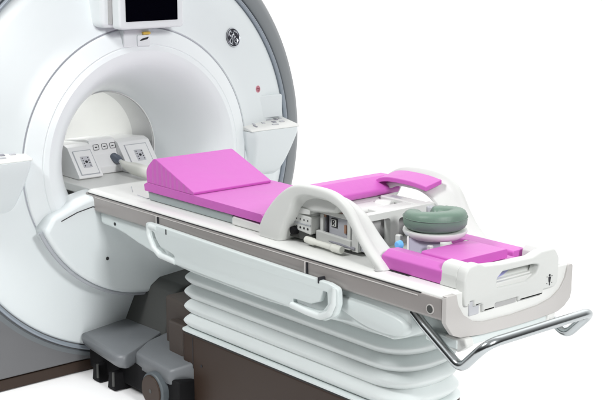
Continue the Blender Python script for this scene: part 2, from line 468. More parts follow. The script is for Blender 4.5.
for y, w in ((-.153, .098), (.166, .125)):
    bm = BM(); obox(bm, slopept(y, .085, .001), (0, 1, 0), su, sn, w+.008, .142, .004); pp = obj('panel_seam', bm, M['seamline'], B)
    bm = BM(); obox(bm, slopept(y, .085, .003), (0, 1, 0), su, sn, w, .134, .005); sp = obj('socket_panel', bm, M['boxwhite'], B, bevel=.002)
    bm = BM(); obox(bm, slopept(y, .085, .0065), (0, 1, 0), su, sn, .05, .066, .004); so = obj('socket', bm, M['btn'], sp, bevel=.0018)
    bm = BM()
    for i in (-1, 1):
        for j in (-1.5, -.5, .5, 1.5): disc(bm, slopept(y+i*.016, .085+j*.015, .008), sn, .0034, .0015, 10)
    disc(bm, slopept(y, .085, .008), sn, .0075, .002, 14)
    obj('socket_pins', bm, M['ink'], sp)
bm = BM()
lx = -2.7245; lu = Vector((0, 1, 0)); lv = Vector((-.33, 0, .94)).normalized(); ln = Vector((lv.z, 0, -lv.x))
for y in (-.05, .0, .048):
    c = Vector((-2.7115, y, 1.077))
    tube(bm, [c+lu*u+lv*v+ln*.002 for u, v in fillet([(-.016, -.014), (.016, -.014), (.016, .014), (-.016, .014)], .006, 3)], .0012, 5, True)
    obox(bm, c+ln*.002, lu, lv, ln, .012, .005, .002)
obj('port_label', bm, M['ink'], CB)
# its cable
K = thing('coil_cable', 'thick cream cable with dark grey plug running from connector box to pink mattress', 'cable', (-2.4, .02, .95))
path = spline([(-2.655, .035, 1.012), (-2.60, .033, 1.005), (-2.54, .03, .994), (-2.46, .03, .990), (-2.34, .03, .988), (-2.2, .02, .985), (-1.95, .0, .98)], 6)
n = len(path)
rad = [.010+.022*min(1, max(0, (i-5)/12)) for i in range(n)]
bm = BM(); tube(bm, path[3:], rad[3:], 14); obj('cable', bm, M['cable'], K)
bm = BM(); tube(bm, [(-2.685, .037, 1.022), (-2.64, .035, 1.014), (-2.615, .034, 1.009)], [.022, .022, .016], 16)
obj('plug', bm, mat('plug grey', (.10, .12, .16), .4), K, sharp=50)
bm = BM(); tube(bm, [(-2.63, .034, 1.012), (-2.585, .033, 1.003)], [.012, .010], 12); obj('strain_relief', bm, M['cwhite'], K)

# ------------------------------------------------------------------ patient table
T = thing('patient_table', 'long white patient table on pleated bellows with taupe side rails and steel push bar', 'patient table', (-1.2, 0, 0))
HY = .335
bm = BM()
prism(bm, [(-.327, .905), (.327, .905), (.332, .944), (.318, .9535), (.29, .956), (-.29, .956), (-.318, .9535), (-.332, .944)], 'x', -2.336, -.016)
DECK = obj('table_deck', bm, M['white'], T, bevel=.006, seg=2)
for s in (-1, 1):
    prof = [(s*.30, .862), (s*.329, .860), (s*.336, .868), (s*.337, .925), (s*.334, .938), (s*.328, .9425), (s*.30, .9425)]
    bm = BM(); prism(bm, prof, 'x', -2.342, -.016)
    rl = obj('side_rail', bm, M['rail'], T, bevel=.006, seg=2)
    bm = BM(); tube(bm, [(-2.32, s*.3335, .9405), (-.118, s*.3335, .9405)], .0022, 6); obj('rail_seam', bm, M['dark'], rl)
    bm = BM(); tube(bm, [(-2.25, s*.3365, .9285), (-.13, s*.3365, .9285)], .0022, 6); obj('rail_lip', bm, M['rail_light'], rl)
    for x in (-1.725, -.717):
        bm = BM(); box(bm, x-.009, x-.001, s*.338-.006, s*.338+.006, .884, .929); obj('rail_joint', bm, M['rail_light'], rl, bevel=.002)
        bm = BM(); box(bm, x, x+.008, s*.338-.004, s*.338+.004, .882, .927); obj('joint_gap', bm, M['ink'], rl)
    bm = BM(); disc(bm, (-.07, s*.334, .893), (0, s, 0), .018, .0045); h = obj('rail_socket', bm, M['rail_light'], rl)
    bm = BM(); disc(bm, (-.07, s*.337, .893), (0, s, 0), .0135, .0022); obj('socket_hole', bm, M['riser'], rl)

# underframe below the rails
xz = [(-2.262, .860), (-2.258, .80), (-2.225, .797), (-2.13, .793), (-2.05, .783), (-1.95, .762), (-1.8, .737), (-1.65, .718), (-1.5, .708), (-1.0, .70),
      (-.62, .715), (-.50, .728), (-.36, .722), (-.28, .722), (-.215, .745), (-.195, .79), (-.195, .860)]
bm = BM(); prism(bm, fillet([(-.25, .76), (-.10, .775), (-.045, .795), (-.045, .86), (-.25, .86)], .01), 'y', -.235, .235); obj('frame_neck', bm, M['panel'], T, bevel=.01)
bm = BM(); prism(bm, xz, 'y', -.308, .308); UF = obj('underframe', bm, M['panel'], T, bevel=.014)
# swollen pocket near the foot end
pk = [(-.60, .80), (-.50, .765), (-.40, .742), (-.30, .738), (-.22, .752), (-.19, .785), (-.22, .815), (-.32, .828), (-.46, .832), (-.58, .828)]
rings = []
for d, y in ((0, -.300), (.006, -.313), (.02, -.322), (.04, -.326)):
    c = Vector((-.35, .785)); rings.append([(p[0]+(c.x-p[0])*d*3, y, p[1]+(c.y-p[1])*d*6) for p in spline(pk, 5, True)])
bm = BM(); loft(bm, rings); obj('recessed_grip', bm, M['panel'], UF, sharp=70)
for x, z in ((-2.129, .818),):
    bm = BM(); disc(bm, (x, -.307, z), (0, -1, 0), .008, .003); obj('frame_screw', bm, M['ink'], UF)
# fold-down side board with a grip loop at each end
outer = fillet([(-1.785, .899), (-1.775, .845), (-1.735, .79), (-1.68, .762), (-1.58, .751), (-1.2, .744), (-.80, .740), (-.66, .732), (-.58, .732), (-.525, .762),
                (-.505, .81), (-.508, .872), (-.56, .882), (-1.1, .889), (-1.70, .899)], [.02, .03, .05, .05, 0, 0, 0, .03, .04, .04, .03, .02, .02, 0, 0], 4)
slotL = fillet([(-1.738, .868), (-1.716, .862), (-1.700, .835), (-1.668, .806), (-1.565, .790), (-1.560, .772), (-1.65, .776), (-1.70, .797), (-1.728, .832)], .007, 3)
slotR = fillet([(-.765, .760), (-.765, .777), (-.66, .780), (-.61, .80), (-.592, .845), (-.568, .846), (-.565, .80), (-.595, .766), (-.66, .757)], .007, 3)
for s in (-1, 1):
    bm = BM(); plate(bm, outer, 'y', s*.341, s*.366, [slotL, slotR], .005)
    sb = obj('side_board', bm, M['panel'], T, sharp=50)
    for pts in ([(-1.70, s*.358, .884), (-1.760, s*.360, .886), (-1.757, s*.363, .843), (-1.722, s*.364, .794), (-1.672, s*.364, .768), (-1.56, s*.358, .759)],
                [(-.53, s*.358, .87), (-.530, s*.363, .81), (-.553, s*.366, .768), (-.605, s*.366, .744), (-.68, s*.366, .745), (-.775, s*.362, .750)]):
        bm = BM(); tube(bm, fillet(pts, .035, 5, False), .0135, 12); obj('grip_loop', bm, M['panel_l'], sb, sharp=60)
    for x in (-1.62, -.615):
        bm = BM(); box(bm, x-.0045, x+.0045, s*.352-.0155, s*.352+.0155, .870, .894); obj('hinge_pin', bm, M['ink'], sb, bevel=.002)

# foot end: taupe U frame and white bowl
Wd = .3385
Uo = [(-Wd, .952), (-Wd, .858), (-.325, .838), (-.30, .808), (-.262, .793), (-.15, .782), (0, .777), (.15, .778), (.262, .783), (.30, .797), (.332, .822), (Wd, .85), (Wd, .952)]
Ui = [(.312, .952), (.298, .905), (.27, .868), (.22, .842), (.15, .829), (0, .823), (-.15, .828), (-.20, .840), (-.25, .872), (-.278, .912), (-.288, .952)]
bm = BM(); prism(bm, fillet(Uo+Ui, [.01, .012]+[.02]*9+[.012, .01]+[.006]+[.03]*9+[.006], 3), 'x', -.0145, .006)
CAP = obj('end_frame', bm, M['rail_light'], T, bevel=.009, seg=3)
bm = BM(); prism(bm, [(-.30, .952), (-.285, .905), (-.255, .862), (-.205, .834), (-.15, .821), (0, .816), (.15, .822), (.225, .834), (.275, .862), (.305, .905), (.32, .952)], 'x', -.20, -.001)
BOWL = obj('end_bowl', bm, M['white'], T, bevel=.004)
bm = BM(); box(bm, -.16, -.012, -.262, .262, .745, .779); obj('end_plate', bm, M['panel'], T, bevel=.005)
bm = BM(); prism(bm, fillet([(-.075, .785), (.02, .79), (.03, .765), (-.01, .735), (-.075, .74)], .012), 'y', -.258, -.215)
obj('bar_bracket', bm, M['white'], T, bevel=.008)
bm = BM(); prism(bm, fillet([(-.075, .785), (.0, .785), (.0, .765), (-.01, .745), (-.075, .74)], .012), 'y', .215, .258)
obj('bar_bracket', bm, M['white'], T, bevel=.008)
# push bar
half = [(-.225, -.285, .862), (-.15, -.285, .808), (.030, -.285, .695), (.145, -.285, .812)]
bar = half+[(x, -y, z) for x, y, z in half[::-1]]
bm = BM(); tube(bm, fillet(bar, [0, .02, .045, .06, .06, .045, .02, 0], 9, False), .0175, 20)
obj('push_bar', bm, M['chrome'], T, sharp=80)

# bellows
def plan(d, foot=.0, seg=10):
    x0, x1, y = -1.76-d, -.335+d+foot, .200+d
    pts = [(x0, -y), (x1, -y), (x1, y), (x0, y)]
    return fillet(pts, [.04, .17, .17, .04], seg)
NP, z0, z1 = 5, .388, .724
def pleat(z):
    u = (z-z0)/(z1-z0)*NP; f = u-math.floor(u)
    return -.024+.027*(1-abs(2*f-1)**1.55) - .012*(z-z0)/(z1-z0)
rings = []
for i in range(NP*14+1):
    z = z0+(z1-z0)*i/(NP*14); k_ = (z-z0)/(z1-z0)
    rings.append([(x, y*(1+.006*math.sin(5.3*x+9*k_)*math.sin(PI*k_)), z+.0022*math.sin(6.1*x+2.3+7*k_)*math.sin(PI*k_)) for x, y in plan(pleat(z), -.02*k_)])
bm = BM(); loft(bm, rings); BL = obj('bellows', bm, M['bellows'], T, sharp=70)
bm = BM(); loft(bm, [[(x, y, z) for x, y in plan(d)] for z, d in ((.372, .002), (.375, .006), (.381, .006), (.385, .0))])
obj('bellows_clamp', bm, M['panel_l'], BL)
bm = BM(); loft(bm, [[(x, y, z) for x, y in plan(d)] for z, d in ((.363, .0), (.371, .0))]); obj('clamp_gap', bm, M['dark'], BL)
bm = BM(); loft(bm, [[(x, y, z) for x, y in plan(d)] for z, d in ((.012, .004), (.364, .004))])
BASE = obj('pedestal_base', bm, M['base'], T, bevel=.006)
bm = BM(); tube(bm, [(-1.665, -.2045, .03), (-1.665, -.2045, .36)], .0022, 6); obj('base_seam', bm, M['ink'], BASE)
bm = BM(); disc(bm, (-1.60, -.203, .24), (0, -1, 0), .007, .003); obj('base_screw', bm, M['ink'], BASE)
bm = BM(); prism(bm, fillet([(-2.0, -.13), (-1.77, -.15), (-1.77, .20), (-2.0, .20)], .03), 'z', .16, .47); obj('front_riser', bm, M['riserb'], T, bevel=.015)
bm = BM(); prism(bm, fillet([(-1.90, -.185), (-1.762, -.19), (-1.762, -.14), (-1.88, -.13)], .02), 'z', .16, .385); obj('riser_corner', bm, M['riserb'], T, bevel=.012)
hz = [(-2.085, -.285), (-1.715, -.300), (-1.66, -.20), (-1.64, -.06), (-2.06, -.03)]
oz = fillet(hz, [.03, .04, .03, .02, .02], 4); rings = []
for z, d in ((.135, .01), (.142, .0), (.185, .0), (.198, .004), (.206, .012), (.208, .02)):
    rings.append([(x, y, z+.06*max(0, min(1, (y+.29)/.2))*(.4 if z < .15 else 1)) for x, y in shrink(oz, d)])
bm = BM(); loft(bm, rings); obj('front_step', bm, M['step'], T, sharp=60)

def castor(x, y):
    bm = BM(); disc(bm, (x, y-.022, .088), (0, 1, 0), .086, .06, 44); w = obj('castor', bm, M['tyre'], T, bevel=.009)
    bm = BM(); disc(bm, (x, y-.030, .088), (0, 1, 0), .074, .012, 36); obj('hub_cover', bm, M['base'], w, bevel=.004)
    bm = BM(); disc(bm, (x, y-.0315, .088), (0, 1, 0), .010, .003, 16); obj('axle_cap', bm, M['riser'], w)
    bm = BM(); box(bm, x-.035, x+.02, y+.045, y+.06, .076, .145); obj('castor_fork', bm, M['riser'], w, bevel=.004)
castor(-1.825, -.305); castor(-1.825, .20); castor(-.62, -.11); castor(-.62, .11)

# cradle on the deck
bm = BM(); prism(bm, [(-.245, .9575), (.245, .9575), (.252, 1.0), (-.252, 1.0)], 'x', -1.93, -1.295); CR = obj('cradle', bm, M['tray'], T, bevel=.006)
bm = BM(); prism(bm, fillet([(-1.292, .9575), (-1.09, .9575), (-1.09, .99), (-1.29, .996)], [0, 0, .01, .015]), 'y', -.258, .258); obj('cradle_end', bm, M['white'], T, bevel=.012)
bm = BM()
tube(bm, [(-2.245, -.14, .9565), (-2.13, -.205, .9565)], .0016, 5); obj('deck_seam', bm, M['seamline'], DECK)
bm = BM(); tube(bm, [(-2.06, -.225, .9565), (-1.96, -.235, .9565), (-1.95, -.18, .9565)], .0022, 5)
obj('deck_seam', bm, M['seamline'], DECK)
bm = BM(); box(bm, -1.975, -1.93, -.215, -.17, .957, .985); obj('cradle_latch', bm, M['ink'], DECK, bevel=.005)
bm = BM(); disc(bm, (-.375, -.288, .956), (0, 0, 1), .016, .003); obj('deck_screw', bm, M['cgrey'], DECK)
bm = BM(); box(bm, -.36, -.25, -.262, -.25, .9555, .9575); obj('deck_slot', bm, M['dark'], DECK)
bm = BM(); box(bm, -.45, -.40, .30, .33, .954, .975); obj('far_latch', bm, M['cgrey'], DECK, bevel=.006)

# ------------------------------------------------------------------ cushions (each lies loose)
def slab(name, pts, ax, a0, a1, m, label, cat, bev=.012, group=None, mats=None):
    bm = BM(); prism(bm, pts, ax, a0, a1)
    if mats:
        for f in bm.faces: f.normal_update()
    o = obj(name, bm, mats or m, None, bevel=bev, seg=4)
    return tag(o, label, cat, group)

slab('mattress', fillet([(-1.94, 1.0015), (-1.085, 1.0015), (-1.06, 1.02), (-1.09, 1.037), (-1.92, 1.042), (-1.945, 1.03)], .006, 3), 'y', -.262, .21, M['pink'],
     'thin flat pink mattress lying on the grey cradle of the table', 'mattress')
bm = BM(); prism(bm, fillet([(-1.92, 1.0425), (-1.558, 1.0405), (-1.555, 1.052), (-1.845, 1.160), (-1.865, 1.157), (-1.925, 1.105)], [.006, .004, .006, .03, .03, .05], 6), 'y', -.262, .168)
bmesh.ops.recalc_face_normals(bm, faces=bm.faces)
for f in bm.faces:
    if f.normal.y < -.9: f.material_index = 1
tag(obj('wedge_cushion', bm, [M['pink'], M['gather']], None, bevel=.014, seg=4), 'big pink wedge cushion with gathered side resting on the pink mattress', 'cushion')

# ------------------------------------------------------------------ breast coil
Q = thing('breast_coil', 'white breast imaging coil with two arched side hoops and a handle end', 'imaging coil', (-.6, 0, .956))
bm = BM(); prism(bm, fillet([(-1.05, -.165), (-.10, -.165), (-.10, .245), (-1.05, .245)], .02), 'z', .9575, .972); obj('coil_base', bm, M['cwhite'], Q, bevel=.005)
ho = [(-1.09, .9575), (-1.085, 1.0), (-1.05, 1.055), (-1.0, 1.11), (-.95, 1.152), (-.90, 1.183), (-.85, 1.201), (-.79, 1.209), (-.70, 1.211), (-.64, 1.205), (-.59, 1.189), (-.545, 1.158), (-.515, 1.12),
      (-.48, 1.07), (-.435, 1.02), (-.385, .978), (-.365, .9575)]
hi = [(-.420, .9575), (-.467, 1.0), (-.512, 1.05), (-.556, 1.105), (-.60, 1.143), (-.66, 1.163), (-.72, 1.167), (-.79, 1.166), (-.838, 1.150), (-.862, 1.128), (-.885, 1.085), (-.92, 1.03), (-.955, .9575)]
def resample(pts, n):
    P = [Vector(p) for p in pts]; L = [0]
    for p, q in zip(P, P[1:]): L.append(L[-1]+(q-p).length)
    out = []; j = 0
    for i in range(n):
        t = L[-1]*i/(n-1)
        while j < len(P)-2 and L[j+1] < t: j += 1
        out.append(P[j].lerp(P[j+1], (t-L[j])/max(1e-9, L[j+1]-L[j])))
    return out
def hoop(s):
    # a broad shell-like arch: its outer rim is highest and the crown slopes down and inward, where an arm pad lies
    so = resample(spline(ho, 6), 60); si = resample(spline(hi[::-1], 6), 60)
    st = ((.188, .0, .007), (.190, .03, .002), (.196, .08, 0), (.215, .18, 0), (.255, .34, 0), (.266, .62, 0), (.277, .93, 0), (.287, 1., 0), (.297, 1., .002), (.304, 1., .006), (.307, 1., .011), (.3085, 1., .018))
    rings = []
    for i in range(60):
        row = ([], [])
        for y, k, ins in st:
            pr = []
            for which, p in ((0, so[i]), (1, si[i])):
                x, z = p; t = max(0, min(1, (z-.9575)/.25)); w_ = min(1, abs(x+.72)/.12)*(1 if x < -.72 else -1)
                dz = (1-k)*.050*t if which == 0 else (1-k)*.030*t
                dx = (1-k)*.035*t*w_*(1 if which == 0 else .5)
                pr.append(Vector((x+.012+dx, s*(y-.012*t*(1 if s < 0 else -1)-.020*(1-t)*(s < 0)), z-dz)))
            d = (pr[1]-pr[0]).normalized()
            row[0].append(pr[0]+d*ins); row[1].append(pr[1]-d*ins)
        rings.append(row[0]+row[1][::-1])
    bm = BM(); loft(bm, rings)
    return obj('arm_hoop', bm, M['cwhite'], Q, sharp=62)
for s in (-1, 1):
    hp = hoop(s)
    bm = BM(); prism(bm, fillet([(-.86, 1.085), (-.66, 1.11), (-.64, 1.14), (-.66, 1.160), (-.80, 1.168), (-.875, 1.15), (-.88, 1.11)], .018, 4), 'y', s*.17, s*.245)
    if s < 0: obj('hoop_pod', bm, M['cwhite'], Q, bevel=.018, seg=4)
    else: bm.free()
# bridges and plates between the hoops
bm = BM(); prism(bm, fillet([(-.97, .972), (-.86, .972), (-.80, 1.085), (-.97, 1.12)], .02), 'y', -.235, .235); obj('chest_bridge', bm, M['cwhite'], Q, bevel=.012)
bm = BM()
prism(bm, [(-.215, .972), (.205, .972), (.20, 1.108), (-.21, 1.108)], 'x', -.60, -.565,
      [fillet([(-.178, .985), (-.045, .985), (-.045, 1.082), (-.165, 1.082)], .016), fillet([(.0, .985), (.13, .985), (.13, 1.075), (.0, 1.075)], .016)])
obj('support_frame', bm, M['cwhite'], Q, bevel=.008)
bm = BM(); prism(bm, fillet([(-.80, -.21), (-.57, -.21), (-.57, -.155), (-.80, -.155)], .01), 'z', 1.085, 1.104); obj('top_rail', bm, M['cwhite'], Q, bevel=.005)
bm = BM(); prism(bm, fillet([(-.82, .14), (-.57, .14), (-.57, .2), (-.82, .2)], .01), 'z', 1.085, 1.104)
obj('top_rail', bm, M['cwhite'], Q, bevel=.005)
bm = BM(); prism(bm, fillet([(-.186, .974), (-.052, .974), (-.052, 1.074), (-.182, 1.074)], .012), 'x', -.70, -.606); obj('coil_element', bm, M['cgrey'], Q, bevel=.012)
bm = BM(); prism(bm, fillet([(.01, .974), (.12, .974), (.12, 1.06), (.01, 1.06)], .012), 'x', -.72, -.64); obj('coil_element', bm, M['cgrey'], Q, bevel=.012)
bm = BM(); prism(bm, fillet([(-.87, .974), (-.71, .974), (-.71, 1.05), (-.74, 1.085), (-.87, 1.09)], .014), 'y', -.150, .10); CH = obj('coil_housing', bm, M['cwhite'], Q, bevel=.008)
for k in range(4):
    bm = BM(); box(bm, -.86+k*.036, -.842+k*.036, -.1535, -.149, 1.0, 1.06); obj('housing_rib', bm, M['cgrey'], CH, bevel=.002)
bm = BM(); prism(bm, fillet([(-.80, .974), (-.60, .974), (-.60, 1.012), (-.80, 1.02)], .008), 'y', -.222, -.204); obj('plate_foot', bm, M['cwhite'], Q, bevel=.004)
bm = BM(); prism(bm, fillet([(-.955, 1.07), (-.80, 1.083), (-.80, 1.10), (-.94, 1.11)], .008), 'y', -.25, -.17); obj('clamp_cover', bm, M['cwhite'], Q, bevel=.006)
bm = BM(); prism(bm, fillet([(-.69, 1.075), (-.60, 1.075), (-.60, 1.098), (-.69, 1.098)], .006), 'y', -.05, .15); obj('bridge_bar', bm, M['cwhite'], Q, bevel=.005)
bm = BM(); tube(bm, [(-.83, -.165, .992), (-.74, -.215, .99), (-.66, -.222, .988), (-.58, -.215, .984)], .006, 8); obj('signal_cable', bm, M['btnd'], Q)
# far lateral coil plate
bm = BM(); prism(bm, fillet([(-.80, .985), (-.52, .985), (-.50, 1.098), (-.79, 1.106)], .015), 'y', .150, .185); obj('lateral_plate', bm, M['clear'], Q, bevel=.005)
bm = BM(); prism(bm, fillet([(-.70, 1.03), (-.655, 1.03), (-.655, 1.08), (-.70, 1.08)], .004), 'y', .142, .152); obj('plate_slot', bm, M['btnd'], Q)
bm = BM(); tube(bm, [(-.80, .10, 1.062), (-.76, .115, 1.063), (-.73, .125, 1.064)], [.034, .038, .036], 20); obj('locking_knob', bm, M['cwhite'], Q, bevel=.008)
bm = BM(); tube(bm, [(-.83, .02, 1.03), (-.835, .10, 1.046)], .022, 14); obj('knob_stem', bm, M['cwhite'], Q, bevel=.005)
# near lateral coil plate with its side letter
bm = BM(); prism(bm, fillet([(-.80, .974), (-.535, .974), (-.56, 1.098), (-.79, 1.108)], .012), 'y', -.200, -.172); LP = obj('lateral_plate', bm, M['clear'], Q, bevel=.004)
def tagp(u, v): return (-.711+u*.68, -.2068, 1.060+v*.68)
for nm, d, y0, y1, mk in (('side_tag', .025, -.204, -.199, 'ink'), ('tag_face', .020, -.2062, -.2035, 'cwhite')):
    q = [(tagp(a, b)[0], tagp(a, b)[2]) for a, b in ((-d, -d), (d, -d), (d, d), (-d, d))]
    bm = BM(); prism(bm, fillet(q, .003), 'y', y0, y1); obj(nm, bm, M[mk], LP)
bm = BM()
tube(bm, [tagp(-.009, -.014), tagp(-.009, .014)], .0021, 6)
tube(bm, spline([tagp(-.009, .014), tagp(.003, .014), tagp(.009, .008), tagp(.003, .001), tagp(-.009, .001)], 4), .002, 6)
tube(bm, [tagp(-.001, .001), tagp(.010, -.014)], .0021, 6)
obj('side_letter', bm, M['ink'], LP)
bm = BM(); prism(bm, [(-.775, 1.075), (-.75, 1.075), (-.75, 1.098), (-.775, 1.10)], 'y', -.206, -.20); prism(bm, [(-.74, 1.09), (-.64, 1.086), (-.64, 1.104), (-.74, 1.106)], 'y', -.206, -.20)
prism(bm, [(-.652, 1.03), (-.642, 1.03), (-.642, 1.062), (-.652, 1.062)], 'y', -.206, -.20); obj('contact_strip', bm, M['brown'], LP)
for x in (-.775, -.62):
    bm = BM(); box(bm, x-.009, x+.009, -.212, -.20, .985, 1.085); obj('guide_rib', bm, M['cwhite'], LP, bevel=.003)
bm = BM(); box(bm, -.752, -.744, -.208, -.20, .99, 1.085); obj('guide_slot', bm, M['ink'], LP)
# mechanism under the near hoop
bm = BM(); prism(bm, fillet([(-.915, 1.01), (-.80, 1.0), (-.80, 1.07), (-.90, 1.08)], .01), 'y', -.245, -.16); CL = obj('clamp_block', bm, M['cwhite'], Q, bevel=.006)
for x in (-.885, -.862, -.84, -.818):
    for z, r in ((1.022, .0045), (1.055, .003)):
        bm = BM(); disc(bm, (x, -.244, z), (0, -1, 0), r, .003, 10); obj('clamp_screw', bm, M['dark'], CL)
bm = BM(); box(bm, -.905, -.802, -.2475, -.24, 1.036, 1.040); obj('clamp_groove', bm, M['seamline'], CL)
bm = BM(); prism(bm, fillet([(-.985, .974), (-.80, .974), (-.80, .997), (-.90, 1.015), (-.965, 1.0)], .008), 'y', -.24, -.16); obj('lock_mount', bm, M['riser'], Q, bevel=.005)
bm = BM(); tube(bm, [(-.895, -.235, 1.005), (-.895, -.262, 1.005)], [.019, .016], 16); obj('lock_knob', bm, M['black'], Q, bevel=.003)
bm = BM(); tube(bm, [(-.83, -.243, .980), (-.78, -.247, .979), (-.77, -.247, .979), (-.67, -.251, .979), (-.665, -.251, .979), (-.612, -.253, .979)], [.0135, .0145, .011, .0115, .0155, .015], 18)
obj('lock_lever', bm, M['cable'], Q, bevel=.003)
# foot tray: walls, handle end
bm = BM(); prism(bm, fillet([(-.44, .9575), (-.08, .9575), (-.08, .985), (-.42, .985)], .006), 'y', .25, .262)
obj('tray_wall', bm, M['cwhite'], Q, bevel=.003)
ho2 = fillet([(-.252, .90), (-.255, .99), (-.245, 1.036), (-.185, 1.043), (-.155, 1.03), (-.06, 1.021), (.10, 1.017), (.15, 1.03), (.225, 1.030), (.250, .995), (.248, .884),
              (.165, .884), (.165, .868), (.03, .868), (.03, .884), (-.095, .884), (-.095, .866), (-.16, .866), (-.16, .893), (-.205, .893), (-.205, .915), (-.225, .915), (-.225, .90)],
             [.02, .03, .04, .03, .02, .02, .02, .02, .03, .03, .03]+[.003]*12, 4)
sl = fillet([(-.088, .938), (.07, .934), (.125, .955), (.142, .984), (.10, .991), (-.06, .993), (-.09, .972)], .014, 4)
bm = BM(); plate(bm, ho2, 'x', -.034, .012, [sl], .008)
HE = obj('handle_end', bm, M['cwhite'], Q, sharp=50)
bm = BM(); prism(bm, fillet([(-.255, .957), (-.253, 1.0), (-.242, 1.037), (-.195, 1.042), (-.180, 1.025), (-.178, .957)], [.003, .02, .03, .02, .01, .003], 4), 'x', -.105, -.030); obj('end_block', bm, M['cwhite'], HE, bevel=.014, seg=4)
bm = BM(); prism(bm, fillet([(.178, .957), (.180, 1.01), (.20, 1.029), (.235, 1.027), (.249, 1.0), (.250, .957)], [.003, .01, .02, .03, .02, .003], 4), 'x', -.105, -.030); obj('end_block', bm, M['cwhite'], HE, bevel=.014, seg=4)
bm = BM(); prism(bm, fillet([(-.17, .90), (.17, .90), (.17, .998), (-.17, .998)], .01), 'x', -.048, -.036); obj('handle_back', bm, M['cwhite'], HE, bevel=.003)
bm = BM(); prism(bm, fillet([(-.075, .950), (-.005, .962), (.045, .985), (-.07, .985)], .004), 'x', -.0365, -.0345); obj('handle_label', bm, M['lilac'], HE)
bm = BM(); box(bm, -.03, .004, -.222, -.17, .86, .912); obj('latch', bm, M['btn'], HE, bevel=.004)
bm = BM(); box(bm, -.03, .002, -.09, .025, .864, .884); obj('latch_slot', bm, M['cgrey'], HE)
bm = BM(); box(bm, -.03, .002, .035, .16, .864, .884); obj('latch_slot', bm, M['cgrey'], HE)
bm = BM()   # small patient pictogram on the handle end
px = .0126
disc(bm, (px-.002, .197, .934), (1, 0, 0), .0045, .003, 12)
prism(bm, fillet([(.193, .908), (.201, .908), (.204, .928), (.190, .928)], .002), 'x', px-.002, px+.001)
prism(bm, [(.1955, .896), (.1985, .896), (.1985, .909), (.1955, .909)], 'x', px-.002, px+.001)
for a, b in ((.182, .905), (.21, .905), (.182, .93), (.21, .93)): disc(bm, (px-.002, a, b), (1, 0, 0), .0018, .003, 8)
obj('patient_pictogram', bm, M['ink'], HE)
# face rest carrying the green cushion
HC = Vector((-.37, -.005))
def ring_at(r, z, n=48, sq=1.): return [(HC.x+r*math.cos(2*PI*k/n), HC.y+r*sq*math.sin(2*PI*k/n), z) for k in range(n)]
bm = BM(); loft(bm, [ring_at(.080, 1.038), ring_at(.099, 1.041), ring_at(.113, 1.049), ring_at(.121, 1.063), ring_at(.119, 1.070), ring_at(.11, 1.071), ring_at(.08, 1.068)])
obj('face_rest', bm, M['cwhite'], Q, sharp=60)
bm = BM(); bm.free()
for x0_, x1_, y0_, y1_, zt in ((-.470, -.445, -.115, -.095, 1.045), (-.470, -.445, .085, .105, 1.04), (-.28, -.26, .05, .07, 1.032), (-.315, -.295, -.105, -.088, 1.032)):
    bm = BM(); box(bm, x0_, x1_, y0_, y1_, .972, zt); obj('rest_post', bm, M['cwhite'], Q, bevel=.004)
bm = BM(); tube(bm, [(-.42, -.155, 1.02), (-.42, -.132, 1.02)], [.013, .017], 18); obj('adjuster_knob', bm, M['blue'], Q, bevel=.004)
mn = Vector((.70, -.66, .28)).normalized(); mu = Vector((.66, .70, 0)).normalized(); mv = mn.cross(mu)
MC = Vector((-.345, -.085, 1.018))
bm = BM(); obox(bm, MC, mu, mv, mn, .115, .062, .006); MR = obj('mirror', bm, M['mirror'], Q)
bm = BM(); obox(bm, MC-mv*.036+mu*.012, mu, mv, mn, .155, .010, .012); obj('mirror_rail', bm, M['cwhite'], MR, bevel=.002)
bm = BM(); obox(bm, MC-mu*.061, mu, mv, mn, .008, .074, .012); obj('mirror_arm', bm, M['cwhite'], MR, bevel=.002)

# green horseshoe cushion
n = 60; rings = []; gap = 2.95   # opening direction (towards the chest)
for k in range(n+1):
    t = k/n; a = gap+.42+(2*PI-.84)*t
    e = min(1, min(t, 1-t)/.05); e = .55+.45*math.sqrt(max(0, 1-(1-e)**2))
    wob = .0011*math.sin(a*27)+.0009*math.sin(a*43+1)
    rc = .083; w = .037*e; h = .036*e
    ring = []
    for j in range(16):
        b = 2*PI*j/16
        cu, su_ = math.cos(b), math.sin(b)
        cu = math.copysign(abs(cu)**.75, cu); su_ = math.copysign(abs(su_)**.75, su_)
        r = rc+cu*w+(wob if cu < .2 else 0)+(.0022*math.sin(a*33)*(1+.5*math.sin(a*5)) if cu < -.3 else 0); z = 1.1075+su_*h+.008*math.cos(a-gap-PI)*(1 if su_ > 0 else .2)+(wob*.6 if su_ > 0 else 0)
        ring.append((HC.x+r*math.cos(a), HC.y+r*math.sin(a), z))
    rings.append(ring)
bm = BM(); loft(bm, rings); cu = obj('face_cushion', bm, M['green'], None, sharp=80)
tag(cu, 'sage green horseshoe face cushion on the white face rest', 'cushion')
bm = BM(); tube(bm, [(HC.x+.1205*math.cos(a), HC.y+.1205*math.sin(a), 1.118) for a in [gap+.54+(2*PI-1.08)*k/60 for k in range(61)]], .0013, 5)
obj('piping', bm, M['green'], cu)

